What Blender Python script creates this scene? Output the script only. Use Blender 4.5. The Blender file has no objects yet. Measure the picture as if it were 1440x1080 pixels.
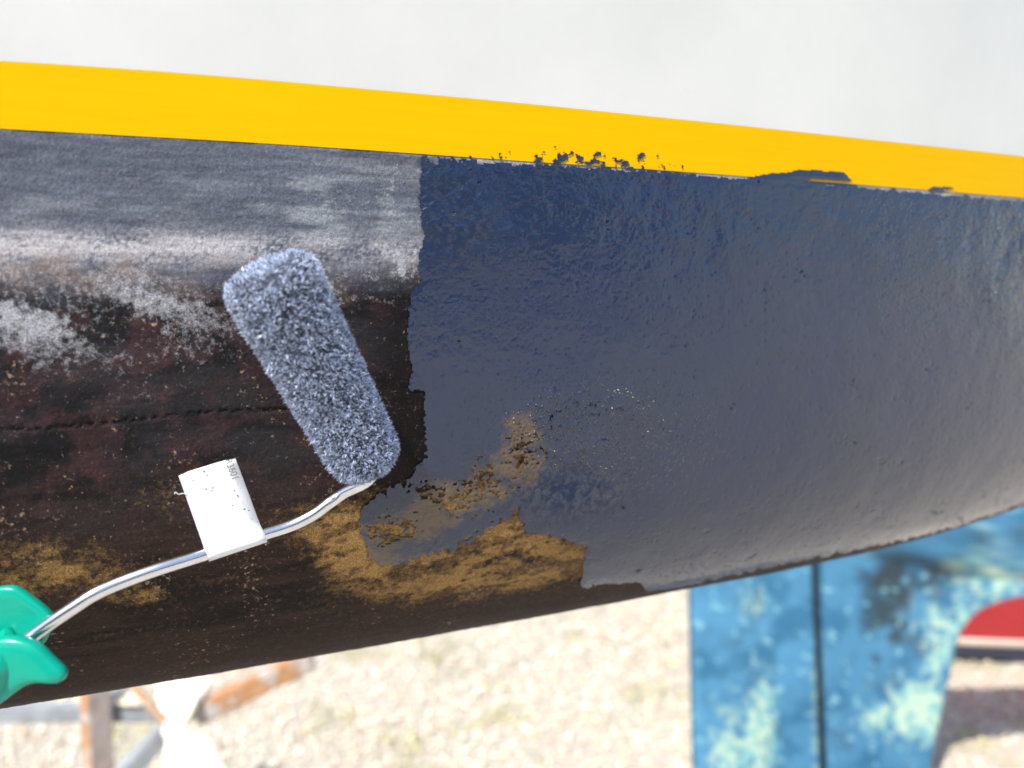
import bpy, bmesh, math, random
import numpy as np
R = math.radians
random.seed(4); rng = np.random.default_rng(4)
sc = bpy.context.scene
col = sc.collection

# ---------------------------------------------------------------- camera, sky, sun, exposure
H = 1.40                                   # camera height above the gravel
FPX = 1130.0                               # focal length in photo pixels (photo 1440 x 1080)
PITCH = math.atan(126 / FPX)
cam_d = bpy.data.cameras.new('camera'); cam = bpy.data.objects.new('camera', cam_d); col.objects.link(cam)
cam.location = (0, 0, H); cam.rotation_euler = (math.pi / 2 - PITCH, 0, 0)
cam_d.sensor_width = 36; cam_d.lens = 36 * FPX / 1440
cam_d.clip_start = 0.02; cam_d.clip_end = 1000
cam_d.dof.use_dof = True; cam_d.dof.focus_distance = 0.385; cam_d.dof.aperture_fstop = 5.0
sc.camera = cam

SUN_EL, SUN_AZ = R(54), R(-30)             # azimuth measured from straight behind the camera, to its left
sdir = np.array([math.sin(SUN_AZ) * math.cos(SUN_EL), -math.cos(SUN_AZ) * math.cos(SUN_EL), math.sin(SUN_EL)])
world = bpy.data.worlds.new('World'); sc.world = world; world.use_nodes = True
wn = world.node_tree
sky = wn.nodes.new('ShaderNodeTexSky'); sky.sky_type = 'NISHITA'; sky.sun_disc = False
sky.sun_elevation = SUN_EL; sky.sun_rotation = math.atan2(sdir[0], sdir[1])
bg = wn.nodes['Background']; bg.inputs['Strength'].default_value = 0.15
wn.links.new(sky.outputs[0], bg.inputs['Color'])
sun_d = bpy.data.lights.new('sun', 'SUN'); sun = bpy.data.objects.new('sun', sun_d); col.objects.link(sun)
sun_d.energy = 4.6; sun_d.angle = R(0.53); sun_d.color = (1, 0.955, 0.89)
from mathutils import Vector
sun.rotation_euler = Vector(tuple(sdir)).to_track_quat('Z', 'Y').to_euler()
sun.location = tuple(sdir * 20)
sc.view_settings.view_transform = 'Standard'; sc.view_settings.look = 'None'
sc.view_settings.exposure = 0.40; sc.view_settings.gamma = 1; sc.view_settings.use_curve_mapping = False

# ---------------------------------------------------------------- pixel <-> place
CP, SP = math.cos(PITCH), math.sin(PITCH)
def proj(P):
    d = P - np.array([0, 0, H])
    f = d[..., 1] * CP - d[..., 2] * SP
    u = d[..., 1] * SP + d[..., 2] * CP
    f = np.where(np.abs(f) < .02, .02, f)
    return 720 + FPX * d[..., 0] / f, 540 - FPX * u / f
def at(px, py, depth):
    """point on the ray of a photo pixel whose world Y is depth"""
    x = (px - 720) / FPX; v = (540 - py) / FPX
    d = np.array([x, CP + v * SP, -SP + v * CP]); d = d / d[1]
    return np.array([0, 0, H]) + d * depth

# ---------------------------------------------------------------- noise in numpy
_tab = {}
def pnoise(x, y, seed):
    if seed not in _tab:
        g = np.random.default_rng(seed).random((256, 256)) * 2 * math.pi; _tab[seed] = (np.cos(g).astype(np.float32), np.sin(g).astype(np.float32))
    gx, gy = _tab[seed]
    xi = np.floor(x).astype(np.int32); yi = np.floor(y).astype(np.int32)
    fx = x - xi; fy = y - yi
    def dot(a, b): return gx[(xi + a) & 255, (yi + b) & 255] * (fx - a) + gy[(xi + a) & 255, (yi + b) & 255] * (fy - b)
    u = fx * fx * fx * (fx * (fx * 6 - 15) + 10); v = fy * fy * fy * (fy * (fy * 6 - 15) + 10)
    return (dot(0, 0) * (1 - u) + dot(1, 0) * u) * (1 - v) + (dot(0, 1) * (1 - u) + dot(1, 1) * u) * v
def fbm(x, y, scale, octaves=4, seed=1, ax=1.0, gain=.55):
    """0..1 fractal noise around .5, feature size about scale px, stretched ax times along x"""
    t = 0; amp = 1; n = 0; sx = x / (scale * ax) * .8; sy = y / scale * .8
    ca, sa = math.cos(.65), math.sin(.65)
    for o in range(octaves):
        t = t + amp * pnoise(sx + 17.37 * o, sy + 9.13 * o, seed * 13 + o); n += amp * amp; amp *= gain
        sx, sy = (ca * sx - sa * sy) * 2.03, (sa * sx + ca * sy) * 2.03
    return np.clip(t / math.sqrt(n) * .75 + .5, 0, 1)
def ss(a, b, x):
    t = np.clip((x - a) / (b - a), 0, 1); return t * t * (3 - 2 * t)
def lin(c):
    c = np.array(c, float) / 255.0
    return np.where(c <= .04045, c / 12.92, ((c + .055) / 1.055) ** 2.4)
def mixc(base, c, m):
    return base * (1 - m[..., None]) + np.asarray(c) * m[..., None]
def blob(x, y, cx, cy, rx, ry):
    return np.exp(-(((x - cx) / rx) ** 2 + ((y - cy) / ry) ** 2))
def polydist(x, y, pts, closed=True):
    d = np.full(x.shape, 1e9); inside = np.zeros(x.shape, bool)
    n = len(pts)
    for i in range(n if closed else n - 1):
        (x0, y0), (x1, y1) = pts[i], pts[(i + 1) % n]
        ex, ey = x1 - x0, y1 - y0
        t = np.clip(((x - x0) * ex + (y - y0) * ey) / (ex * ex + ey * ey + 1e-9), 0, 1)
        d = np.minimum(d, np.hypot(x - x0 - t * ex, y - y0 - t * ey))
        if closed:
            c = ((y0 > y) != (y1 > y)) & (x < (x1 - x0) * (y - y0) / (y1 - y0 + 1e-12) + x0)
            inside ^= c
    return np.where(inside, d, -d) if closed else d

# ---------------------------------------------------------------- mesh + material helpers
def tag(o, label=None, cat=None, group=None, kind=None):
    for k, v in (('label', label), ('category', cat), ('group', group), ('kind', kind)):
        if v: o[k] = v
    return o
def empty(name, loc=(0, 0, 0)):
    o = bpy.data.objects.new(name, None); o.location = tuple(loc); col.objects.link(o); return o
def link(name, me, m, parent=None, smooth=True):
    if m is not None: me.materials.append(m)
    if smooth: me.polygons.foreach_set('use_smooth', np.ones(len(me.polygons), bool))
    o = bpy.data.objects.new(name, me); col.objects.link(o)
    if parent is not None:
        o.parent = parent; o.matrix_parent_inverse = parent.matrix_basis.inverted()
    return o
def mesh_np(name, V, F):
    """F: (n,k) int array"""
    me = bpy.data.meshes.new(name); k = F.shape[1]
    me.vertices.add(len(V)); me.vertices.foreach_set('co', np.ascontiguousarray(V, np.float32).ravel())
    me.loops.add(F.size); me.loops.foreach_set('vertex_index', np.ascontiguousarray(F, np.int32).ravel())
    me.polygons.add(len(F)); me.polygons.foreach_set('loop_start', np.arange(0, F.size, k, dtype=np.int32))
    me.update(calc_edges=True); me.validate(); return me
def vcol(me, name, C):
    a = me.color_attributes.new(name, 'FLOAT_COLOR', 'POINT')
    b = np.ones((len(me.vertices), 4), np.float32); b[:, :C.shape[1]] = C
    a.data.foreach_set('color', b.ravel())
def vval(me, name, v):
    a = me.attributes.new(name, 'FLOAT', 'POINT'); a.data.foreach_set('value', np.ascontiguousarray(v, np.float32).ravel())
def grid_faces(nr, nc, keep=None, flip=False):
    i = np.arange(nr * nc).reshape(nr, nc)
    q = np.stack([i[:-1, :-1], i[:-1, 1:], i[1:, 1:], i[1:, :-1]], -1)
    if flip: q = q[..., ::-1]
    return q.reshape(-1, 4) if keep is None else q[keep]
def compact(V, F, *arrs):
    u, inv = np.unique(F, return_inverse=True)
    return (V[u], inv.reshape(F.shape)) + tuple(a[u] for a in arrs)
def bm_obj(name, bm, m, parent=None, smooth=False):
    me = bpy.data.meshes.new(name); bmesh.ops.recalc_face_normals(bm, faces=bm.faces)
    bm.to_mesh(me); bm.free(); return link(name, me, m, parent, smooth)

class NT:
    def __init__(s, name):
        s.m = bpy.data.materials.new(name); s.m.use_nodes = True; s.t = s.m.node_tree
        s.b = s.t.nodes['Principled BSDF']; s.c = None
    def n(s, kind, **kw):
        nd = s.t.nodes.new('ShaderNode' + kind)
        for k, v in kw.items():
            if k in ('op',): nd.operation = v
            elif hasattr(nd, k) and k not in nd.inputs: setattr(nd, k, v)
            else: nd.inputs[k].default_value = v
        return nd
    def l(s, a, b): s.t.links.new(a, b)
    def noise(s, scale, detail=4, rough=.55, vec=None, dist=0):
        nd = s.n('TexNoise'); nd.inputs['Scale'].default_value = scale
        nd.inputs['Detail'].default_value = detail; nd.inputs['Roughness'].default_value = rough
        nd.inputs['Distortion'].default_value = dist
        if vec is None:
            if s.c is None: s.c = s.n('TexCoord').outputs['Object']
            vec = s.c
        s.l(vec, nd.inputs['Vector']); return nd.outputs['Fac']
    def ramp(s, fac, stops):
        nd = s.n('ValToRGB'); e = nd.color_ramp.elements
        while len(e) < len(stops): e.new(.5)
        for i, (p, c) in enumerate(stops):
            e[i].position = p
            e[i].color = (c, c, c, 1) if not hasattr(c, '__len__') else (*c, 1)
        s.l(fac, nd.inputs[0]); return nd.outputs[0]
    def mix(s, fac, a, b, blend='MIX'):
        nd = s.n('Mix', data_type='RGBA'); nd.blend_type = blend
        for sock, v in ((nd.inputs[0], fac), (nd.inputs[6], a), (nd.inputs[7], b)):
            if hasattr(v, 'node'): s.l(v, sock)
            else: sock.default_value = v if not hasattr(v, '__len__') else (*v, 1)
        return nd.outputs[2]
    def math(s, op, a, b=0):
        nd = s.n('Math', op=op)
        for i, v in enumerate((a, b)):
            if hasattr(v, 'node'): s.l(v, nd.inputs[i])
            else: nd.inputs[i].default_value = v
        return nd.outputs[0]
    def attr(s, name): return s.n('Attribute', attribute_name=name)
    def bump(s, h, dist, strength=1.0, normal=None):
        nd = s.n('Bump'); nd.inputs['Strength'].default_value = 1; nd.inputs['Distance'].default_value = dist
        if hasattr(strength, 'node'): s.l(strength, nd.inputs['Strength'])
        else: nd.inputs['Strength'].default_value = strength
        s.l(h, nd.inputs['Height'])
        if normal is not None: s.l(normal, nd.inputs['Normal'])
        return nd.outputs[0]
    def set(s, **kw):
        for k, v in kw.items():
            k = k.replace('_', ' ')
            k = {'spec': 'Specular IOR Level'}.get(k, k)
            if hasattr(v, 'node'): s.l(v, s.b.inputs[k])
            else: s.b.inputs[k].default_value = v if not hasattr(v, '__len__') else (*v, 1)
        return s
def simple(name, c, rough=.5, var=.15, scale=30, bump=0, bscale=300, metal=0, **kw):
    k = NT(name); f = k.noise(scale, 5)
    c = np.array(c); k.set(Base_Color=k.ramp(f, [(.3, c * (1 - var)), (.7, np.minimum(c * (1 + var), 1))]), Roughness=rough, Metallic=metal, **kw)
    if bump: k.set(Normal=k.bump(k.noise(bscale, 4), bump))
    return k.m

# ================================================================= THE PAINTED BOAT
PSI = R(19)
A_ = np.array([math.cos(PSI), math.sin(PSI), 0]); M_ = np.array([-math.sin(PSI), math.cos(PSI), 0])
C0 = np.array([0, .40, H]); WC = .25
S_L = np.array([-.33, .80]); S_END = -.1 + math.sqrt(WC / .17) - 1e-4
yst_pts = ([-500, 0, 350, 585, 720, 920, 1040, 1205, 1440, 1900], [150, 179, 198, 214, 224, 237, 246, 258, 277, 318])
ytop_pts = ([-500, 0, 275, 720, 1080, 1440, 1900], [62, 85, 104, 144, 181, 220, 272])
ysil_pts = ([-500, 0, 240, 480, 720, 960, 1120, 1250, 1350, 1440, 1700], [1078, 997, 958, 917, 874, 830, 799, 770, 742, 712, 610])
yst = lambda x: np.interp(x, *yst_pts)
ytop = lambda x: np.interp(x, *ytop_pts)
ysil = lambda x: np.interp(x, *ysil_pts)
def w0(s):
    e = s + .1
    return np.where(e > 0, .17 * e * e, .03 * e * e)
def place(s, w, z):
    return C0 + s[..., None] * A_ + w[..., None] * M_ + np.stack([0 * s, 0 * s, z], -1)
ss_ = np.linspace(S_L[0], S_L[1], 400)
def bisect(f, lo, hi, n=40):
    lo = np.full(ss_.shape, lo); hi = np.full(ss_.shape, hi)
    for _ in range(n):
        mid = (lo + hi) / 2; pos = f(mid) > 0
        hi = np.where(pos, mid, hi); lo = np.where(pos, lo, mid)
    return (lo + hi) / 2
def f_st(zz):
    px, py = proj(place(ss_, w0(ss_), -zz)); return py - yst(px)
ZST = -bisect(f_st, -.3, .3)
def f_top(t):
    px, py = proj(place(ss_, w0(ss_) - .05 * t, ZST + t)); return ytop(px) - py
TTOP = bisect(f_top, 0., .2)
RR = (WC - w0(ss_)) * .62
TH = np.linspace(0, math.pi / 2, 80)
def sec(s, th, D, zst, rr):
    th = math.pi / 2 * (np.clip(th, 0, math.pi / 2) / (math.pi / 2)) ** (1 / .72)
    return place(s, w0(s) + rr * (1 - np.clip(np.cos(th), 0, 1) ** .72), zst - D * np.sin(th) ** .72)
def f_D(D):
    P = sec(ss_[:, None] + 0 * TH, TH[None] + 0 * ss_[:, None], D[:, None], ZST[:, None], RR[:, None])
    px, py = proj(P); return (py - ysil(px)).max(1)
DD = bisect(f_D, .02, .5)
k5 = np.ones(25) / 25
DD = np.convolve(np.pad(DD, 12, mode='reflect', reflect_type='odd'), k5, 'valid')
TTOP = np.convolve(np.pad(TTOP, 12, mode='reflect', reflect_type='odd'), k5, 'valid')
ZST = np.convolve(np.pad(ZST, 12, mode='reflect', reflect_type='odd'), k5, 'valid')
P_ = sec(ss_[:, None] + 0 * TH, TH[None] + 0 * ss_[:, None], DD[:, None], ZST[:, None], RR[:, None])
_px, _py = proj(P_); THS = TH[(_py - ysil(_px)).argmax(1)]
def ext(v, s, end=None):
    """samples along the hull, carried on past the modelled stretch"""
    r = np.interp(s, ss_, v)
    if end is not None:
        r = np.where(s > S_L[1], v[-1] + (end - v[-1]) * np.clip((s - S_L[1]) / (S_END - S_L[1]), 0, 1), r)
    return r
zst = lambda s: ext(ZST, s) + np.where(s > S_L[1], (s - S_L[1]) * .04, 0)
DF = lambda s: ext(DD, s, .03)
ttop = lambda s: ext(TTOP, s)
rr_ = lambda s: (WC - w0(s)) * .62
def surf(s, th, off=0.0):
    """below the stripe; th in radians; off metres outwards"""
    D, z0, r_ = DF(s), zst(s), rr_(s)
    P = sec(s, th, D, z0, r_)
    if np.any(off):
        e = 1e-4
        du = sec(s + e, th, DF(s + e), zst(s + e), rr_(s + e)) - P
        dv = sec(s, th + e, D, z0, r_) - P
        n = np.cross(dv, du); n /= np.linalg.norm(n, axis=-1, keepdims=True) + 1e-12
        n *= np.where(n @ M_ > 0, -1, 1)[..., None] if False else 1
        P = P + n * np.asarray(off)[..., None]
    return P
def hull_px(s, th):
    P = surf(s, th); px, py = proj(P)
    t0 = ext(THS, s)
    Ps = surf(s, np.minimum(th, t0)); px2, py2 = proj(Ps)
    over = np.maximum(th - t0, 0)
    return px2, py2 + over * 90
def band(px, py):
    a = yst(px); return (py - a) / (ysil(px) - a)

# -------- old bottom paint: colour of each spot
def old_colour(px, py):
    q = band(px, py); v = q * 815; u = px
    N = lambda sc_, o=4, sd=1, ax=1., g=.55: fbm(u, v, sc_, o, sd, ax, g)
    fine = N(5, 3, 21); mid = N(38, 5, 22, 2.2); big = N(150, 4, 23, 2.5); strk = N(16, 4, 24, 9)
    speck = N(4.2, 2, 25); cl = N(60, 5, 26, 1.6)
    c = np.broadcast_to(lin((92, 97, 110)), px.shape + (3,)).copy()
    c = mixc(c, lin((70, 75, 88)), ss(.35, .75, mid) * .7)
    # pale scuffs on the grey belt
    sc1 = blob(u, py, 470, 290, 190, 60) + .35 * blob(u, py, 40, 280, 200, 45)
    c = mixc(c, lin((150, 156, 162)), np.clip(ss(.42, .72, .6 * mid + .4 * strk) * sc1 * .85, 0, .8))
    c = mixc(c, lin((112, 114, 124)), ss(.62, .8, strk) * .35)
    # near-black and maroon tones taking over downwards
    dark = ss(.20, .30, q + .05 * (cl - .5) * 2)
    darkc = np.broadcast_to(lin((45, 43, 46)), c.shape).copy()
    darkc = mixc(darkc, lin((20, 20, 23)), ss(.4, .65, big))
    darkc = mixc(darkc, lin((58, 44, 48)), ss(.50, .72, cl) * .6)
    darkc = mixc(darkc, lin((96, 84, 80)), ss(.6, .8, mid) * ss(.45, .2, q) * .7)
    c = mixc(c, darkc, dark)
    # brown lower belt
    brown = ss(.55, .78, q + .08 * (big - .5))
    bc = np.broadcast_to(lin((52, 38, 33)), c.shape).copy()
    bc = mixc(bc, lin((26, 20, 19)), ss(.38, .68, .5 * big + .5 * strk))
    bc = mixc(bc, lin((84, 66, 54)), ss(.6, .85, .6 * strk + .4 * fine) * .6)
    c = mixc(c, bc, brown)
    # chalky belt
    ch = np.exp(-((q - .205 - .012 * (cl - .5)) / .03) ** 2)
    chm = ch * ss(.25, .6, .55 * mid + .45 * fine) * (.95 - .35 * ss(100, 620, u))
    c = mixc(c, lin((192, 190, 194)), np.clip(chm * 1.1, 0, .92))
    ch2 = np.exp(-((q - .245) / .035) ** 2) * ss(.3, .7, mid) * ss(520, 60, u)
    c = mixc(c, lin((140, 124, 116)), ch2 * .7)
    # density of chalk specks and tan flecks (the grain itself is in the material)
    chalk = .62 * np.exp(-((q - .325) / .06) ** 2) * (ss(360, 40, u) + .32 * ss(640, 200, u)) * (.35 + 1.1 * ss(.3, .7, cl)) + .30 * np.exp(-((q - .25) / .05) ** 2) * (.4 + .9 * mid) + .20 * ss(.2, .3, q) * ss(.62, .4, q) * ss(.35, .7, cl) + .22 * np.exp(-((q - .12) / .07) ** 2) * blob(u, py, 480, 280, 170, 70) + .34 * blob(u, py, 550, 250, 14, 40)
    fleck = .15 * ss(.2, .27, q) * ss(.5, .8, N(80, 3, 34)) + .05 * ss(.2, .3, q)
    chalk = chalk * (.66 - .1 * ss(120, 0, u))
    # maroon patches
    mr = ss(.52, .68, N(46, 5, 35, 1.4)) * ss(.24, .32, q) * ss(.8, .6, q)
    c = mixc(c, lin((84, 54, 56)), mr * .42 * (.4 + .6 * fine))
    # roller's shadow painted in as near-black beside the paint edge
    roller_sh = blob(u, py, 580, 600, 50, 95) + .6 * blob(u, py, 560, 460, 45, 70)
    c = mixc(c, lin((14, 10, 11)), np.clip(roller_sh * 1.1, 0, .9))
    # tan and ochre wear
    tan = 1.3 * blob(u, py, 560, 805, 160, 50) + 1.4 * blob(u, py, 730, 790, 140, 60) + .5 * blob(u, py, 620, 720, 110, 40) + .9 * blob(u, py, 700, 650, 62, 60) + .75 * blob(u, py, 480, 740, 70, 40) + 1.05 * blob(u, py, 60, 800, 95, 38) + .8 * blob(u, py, 190, 838, 40, 14) + .35 * blob(u, py, 260, 690, 90, 40) + .8 * blob(u, py, 880, 815, 90, 25) - .9 * blob(u, py, 410, 815, 48, 38) - .5 * blob(u, py, 480, 850, 60, 14)
    tn = .5 * N(34, 5, 41, 2.0, .65) + .5 * N(90, 4, 43, 2.4)
    ochre = .68 * np.clip(np.clip(tan, 0, 1.25) * (.25 + 1.1 * tn) - .06, 0, 1) + .06 * ss(.6, .72, q) * ss(.45, .7, mid)
    dk = ss(.63, .73, .5 * N(12, 4, 46, 1.5) + .5 * N(80, 3, 47, 2)) * ss(.75, .85, q)
    c = mixc(c, lin((38, 29, 26)), dk * .6); ochre = ochre * (1 - .6 * dk) * (.62 + .75 * ss(.35, .62, N(22, 4, 48, 2.2, .7)))
    # bare lower edge
    c = mixc(c, lin((52, 38, 32)), ss(.92, .985, q + .04 * (strk - .5)) * .8); ochre = ochre * ss(.965, .90, q + .03 * (strk - .5))
    # dotted scratch line along an old seam
    ln = np.abs(py - (604 - .073 * u + 3 * np.sin(u / 60))) ; dash = N(6, 2, 51, 1.2)
    c = mixc(c, lin((12, 11, 13)), ss(4.2, 1.5, ln) * ss(.38, .55, dash) * ss(440, 400, u) * .85)
    # pale dab and the pale line below the stripe
    c = mixc(c, lin((168, 172, 178)), ss(1, .75, ((u - 565) / 7.5) ** 2 + ((py - 377) / 12.5) ** 2) * (.6 + .4 * fine))
    lp = np.maximum(ss(7, 2, py - yst(px)) * ss(.35, .6, N(20, 4, 52, 3)) * .6, ss(11, 7, py - yst(px)) * ss(600, 680, u) * ss(.25, .45, N(24, 4, 54, 3)))
    c = mixc(c, lin((176, 172, 176)), lp * .8)
    fl = blob(u, py, 680, 235, 110, 16) * ss(.4, .6, N(8, 3, 53, 1.5))
    c = mixc(c, lin((142, 140, 146)), fl * .8)
    c = c * (.62 + .76 * N(3.4, 3, 61, 1.2, .7))[..., None] * (.72 + .56 * N(7, 4, 62, 14, .7))[..., None]
    return np.clip(c, .004, .9), np.stack([chalk, fleck, ochre], -1)

def old_relief(px, py):
    q = band(px, py); v = q * 815
    r = (fbm(px, v, 9, 4, 71, 1.3, .6) - .5) * .00030 + (fbm(px, v, 60, 3, 72, 2) - .5) * .0008
    ln = np.abs(py - (604 - .073 * px + 3 * np.sin(px / 60)))
    r = r - ss(5, 1, ln) * ss(440, 400, px) * .0006 * ss(.35, .6, fbm(px, v, 6, 2, 51, 1.2))
    return r

# -------- wet paint: where the new coat has gone on (positive inside)
wet_poly = [(592, 218), (590, 290), (596, 332), (588, 372), (591, 394), (578, 415), (572, 470), (580, 522), (574, 546), (596, 549),
            (598, 640), (575, 672), (520, 702), (505, 728), (512, 765), (530, 797), (562, 794), (607, 777), (640, 770), (668, 755),
            (700, 736), (728, 716), (733, 744), (757, 748), (790, 757), (823, 767), (819, 800), (815, 826), (835, 822), (900, 817),
            (909, 831), (960, 824), (1050, 803), (1150, 783), (1250, 763), (1350, 738), (1440, 708), (1700, 600), (2400, 500), (2400, 360)] + \
           [(x, float(yst(x)) + 6) for x in (1900, 1440, 1205, 1040, 920, 720)]
def wet_mask(px, py):
    d = polydist(px, py, wet_poly)
    edge = (fbm(px, py, 9, 4, 81, 1, .65) - .5) * 8
    rag = 1 + 3.2 * blob(px, py, 590, 735, 130, 70)
    low = ss(812, 830, py) * ss(840, 900, px)
    m = d + edge * rag * (1 - .85 * low)
    # brush-skipped band low on the left
    bd = polydist(px, py, [(728, 612), (722, 652), (655, 690), (600, 714), (545, 752)], False)
    hole = np.exp(-(bd / 30) ** 2) * .72 + .30 * blob(px, py, 620, 670, 45, 35) + .25 * blob(px, py, 690, 715, 50, 30) + .2 * blob(px, py, 560, 735, 70, 35)
    hn = .62 * fbm(px, py, 5.5, 4, 82, 1.6, .85) + .38 * fbm(px + .8 * py, py - .4 * px, 34, 3, 83, 1.8)
    hn = .5 + (hn - .5) * 1.7
    m = np.minimum(m, (1.04 - hole * .62 - hn) * 40)
    # flakes just under the stripe
    fl = blob(px, py, 670, 226, 95, 13) + .5 * np.exp(-((py - yst(px) - 2) / 3.2) ** 2) * ss(1480, 1250, px)
    m = np.minimum(m, (1.03 - fl * .55 - fbm(px, py, 8, 4, 84, 2.4, .65)) * 40)
    ptn = fbm(px, py, 5, 3, 85, 1, .7)
    m = np.minimum(m, (1.0 - .06 * blob(px, py, 860, 420, 50, 30) - ptn) * 40)
    # runs and dabs that went over the stripe
    up = yst(px) - py
    b1 = ss(738, 790, px) * ss(945, 880, px) * ss(24, 4, up)
    s1 = (fbm(px, py, 10, 4, 86, 1.3, .7) + .20 * b1 - .74) * 40
    b2 = ss(600, 650, px) * ss(1060, 930, px) * ss(17, 2, up)
    s2 = (fbm(px, py, 5, 3, 87, 1, .65) + .14 * b2 - .86) * 40
    lump = polydist(px, py, [(1052, 250), (1088, 243), (1112, 242), (1124, 239), (1150, 240), (1186, 242), (1193, 250), (1208, 262), (1060, 256)]) + edge * .35
    l2 = polydist(px, py, [(1300, 268), (1312, 263), (1336, 263), (1348, 270)]) + edge * .3
    l3 = (-3.5 - up) + (fbm(px, py, 9, 4, 88, 1.6, .65) - .62) * 22 - ss(1180, 1240, px) * 0
    l3 = l3 * 0 - 9
    over = np.maximum.reduce([np.where(b1 > .02, s1, -9), np.where(b2 > .02, s2, -9), lump, l2, np.minimum(l3, 9)])
    over = np.where((up > -6) & (up < 30), over, -9)
    gapline = ss(2.2, .6, np.abs(up - 0)) * ss(900, 1000, px) * ss(.35, .5, fbm(px, py, 30, 3, 89, 3))
    m = np.maximum(m, over) - gapline * 14
    return m

# materials
k = NT('white_gelcoat'); f = k.noise(9, 5, .6); f2 = k.noise(60, 6, .7)
cc = k.ramp(f, [(.3, (.64, .65, .62)), (.7, (.71, .715, .68))])
cc = k.mix(k.ramp(f2, [(.62, 0), (.8, .35)]), cc, (.60, .60, .56))
k.set(Base_Color=cc, Roughness=k.ramp(f2, [(.3, .28), (.7, .42)]), Normal=k.bump(k.noise(140, 3), .00015, .6)); m_white = k.m
k = NT('yellow_boot_stripe')
mp = k.n('Mapping'); mp.inputs['Scale'].default_value = (14, 14, 420); k.l(k.n('TexCoord').outputs['Object'], mp.inputs['Vector'])
st = k.noise(1, 4, .6, vec=mp.outputs[0])
cy = k.ramp(st, [(.3, (.80, .445, .001)), (.7, (.83, .475, .001))])
k.set(Base_Color=cy, Roughness=.5, spec=.05, Normal=k.bump(st, .00010, .5)); m_yel = k.m
k = NT('old_antifouling'); ca = k.attr('paint')
g = k.noise(1500, 3, .7)
sx = k.n('SeparateColor'); k.l(k.attr('wear').outputs['Color'], sx.inputs[0])
def worn(cin, dens, nz, lo, hi, c, c2, op):
    f_ = k.ramp(k.math('ADD', nz, k.math('MULTIPLY', dens, .55)), [(lo, 0), (hi, op)])
    return k.mix(f_, cin, k.mix(k.ramp(g, [(.3, 0), (.7, 1)]), c, c2))
cw = worn(ca.outputs['Color'], sx.outputs[2], k.noise(340, 7, .86), .58, .92, lin((122, 90, 48)), lin((186, 148, 90)), .92)
cw = worn(cw, sx.outputs[0], k.noise(330, 6, .80), .62, .86, lin((142, 144, 152)), lin((204, 206, 212)), .78)
cw = worn(cw, sx.outputs[1], k.noise(420, 3, .6), .69, .80, lin((150, 124, 104)), lin((206, 176, 146)), .62)
cb = k.mix(.55, cw, k.ramp(g, [(.3, .35), (.7, 1.55)]), 'MULTIPLY')
k.set(Base_Color=cb, Roughness=k.ramp(g, [(.3, .46), (.7, .70)]), spec=.16, Normal=k.bump(k.noise(650, 5, .75), .00055, .9)); m_old = k.m
k = NT('wet_antifouling'); rp = k.attr('ripple').outputs['Fac']; th_ = k.attr('thin').outputs['Fac']
tc = k.n('TexCoord').outputs['Object']
n1 = k.noise(290, 3, .5, vec=tc, dist=.6); n2 = k.noise(560, 2, .5, vec=tc); n3 = k.noise(60, 3, .5, vec=tc); n4 = k.noise(16, 4, .55, vec=tc)
vo = k.n('TexVoronoi'); vo.inputs['Scale'].default_value = 420; vo.inputs['Randomness'].default_value = 1; k.l(tc, vo.inputs['Vector'])
nib = k.ramp(vo.outputs['Distance'], [(.0, 1), (.42, 0)])
nibs = k.math('MULTIPLY', nib, k.attr('nibs').outputs['Fac'])
h = k.math('ADD', k.math('MULTIPLY', n1, .6), k.math('ADD', k.math('MULTIPLY', n2, .16), k.math('ADD', k.math('MULTIPLY', n3, 1.3), k.math('MULTIPLY', n4, 7.0))))
bs = k.math('ADD', .14, k.math('MULTIPLY', rp, .86))
base = k.mix(k.ramp(n4, [(.35, 0), (.65, 1)]), (.011, .024, .068), (.016, .029, .064))
tn_ = k.noise(190, 7, .78, vec=tc)
base = k.mix(k.ramp(k.math('ADD', tn_, k.math('MULTIPLY', th_, .5)), [(.74, 0), (.98, .85)]), base, (.13, .085, .045))
dark_refl = k.math('MULTIPLY', k.attr('dark_refl').outputs['Fac'], k.ramp(n1, [(.42, 0), (.56, 1)]))
k.set(Base_Color=base, Roughness=.34, spec=.22, Coat_Weight=k.math('SUBTRACT', 1.0, dark_refl), Coat_IOR=1.52, Coat_Roughness=k.ramp(n4, [(.3, .04), (.7, .10)]), Normal=k.bump(nibs, .0055, 1.0, k.bump(h, .0018, bs)))
k.l(k.b.inputs['Normal'].links[0].from_socket, k.b.inputs['Coat Normal']); m_wet = k.m

boat = empty('sailboat', (-.3, .8, 0))
tag(boat, 'boat with white topsides, yellow stripe and half-repainted dark bottom', 'boat')

# topsides and stripe
def side_grid(svals, tf, n, w_off):
    s = svals[None] + np.zeros((n, 1)); t = tf(svals)
    P = place(s, w0(s) - .05 * t - w_off, zst(s) + t); return P
s_all = np.concatenate([np.linspace(-1.7, -.36, 30), np.linspace(-.33, .80, 420), np.linspace(.81, S_END, 30)])
FB = .13
n = 9; tt = np.linspace(0, 1, n)[:, None]
P = side_grid(s_all, lambda s: -.0006 + (ttop(s)[None] + .0006) * tt, n, .0003)
link('boot_stripe', mesh_np('boot_stripe', P.reshape(-1, 3), grid_faces(n, len(s_all), flip=True)), m_yel, boat)['label'] = 'bright yellow waterline stripe'
n = 40; tt = np.linspace(0, 1, n)[:, None]
P = side_grid(s_all, lambda s: ttop(s)[None] + (FB - ttop(s)[None]) * tt, n, 0)
PF = P.copy()
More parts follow.
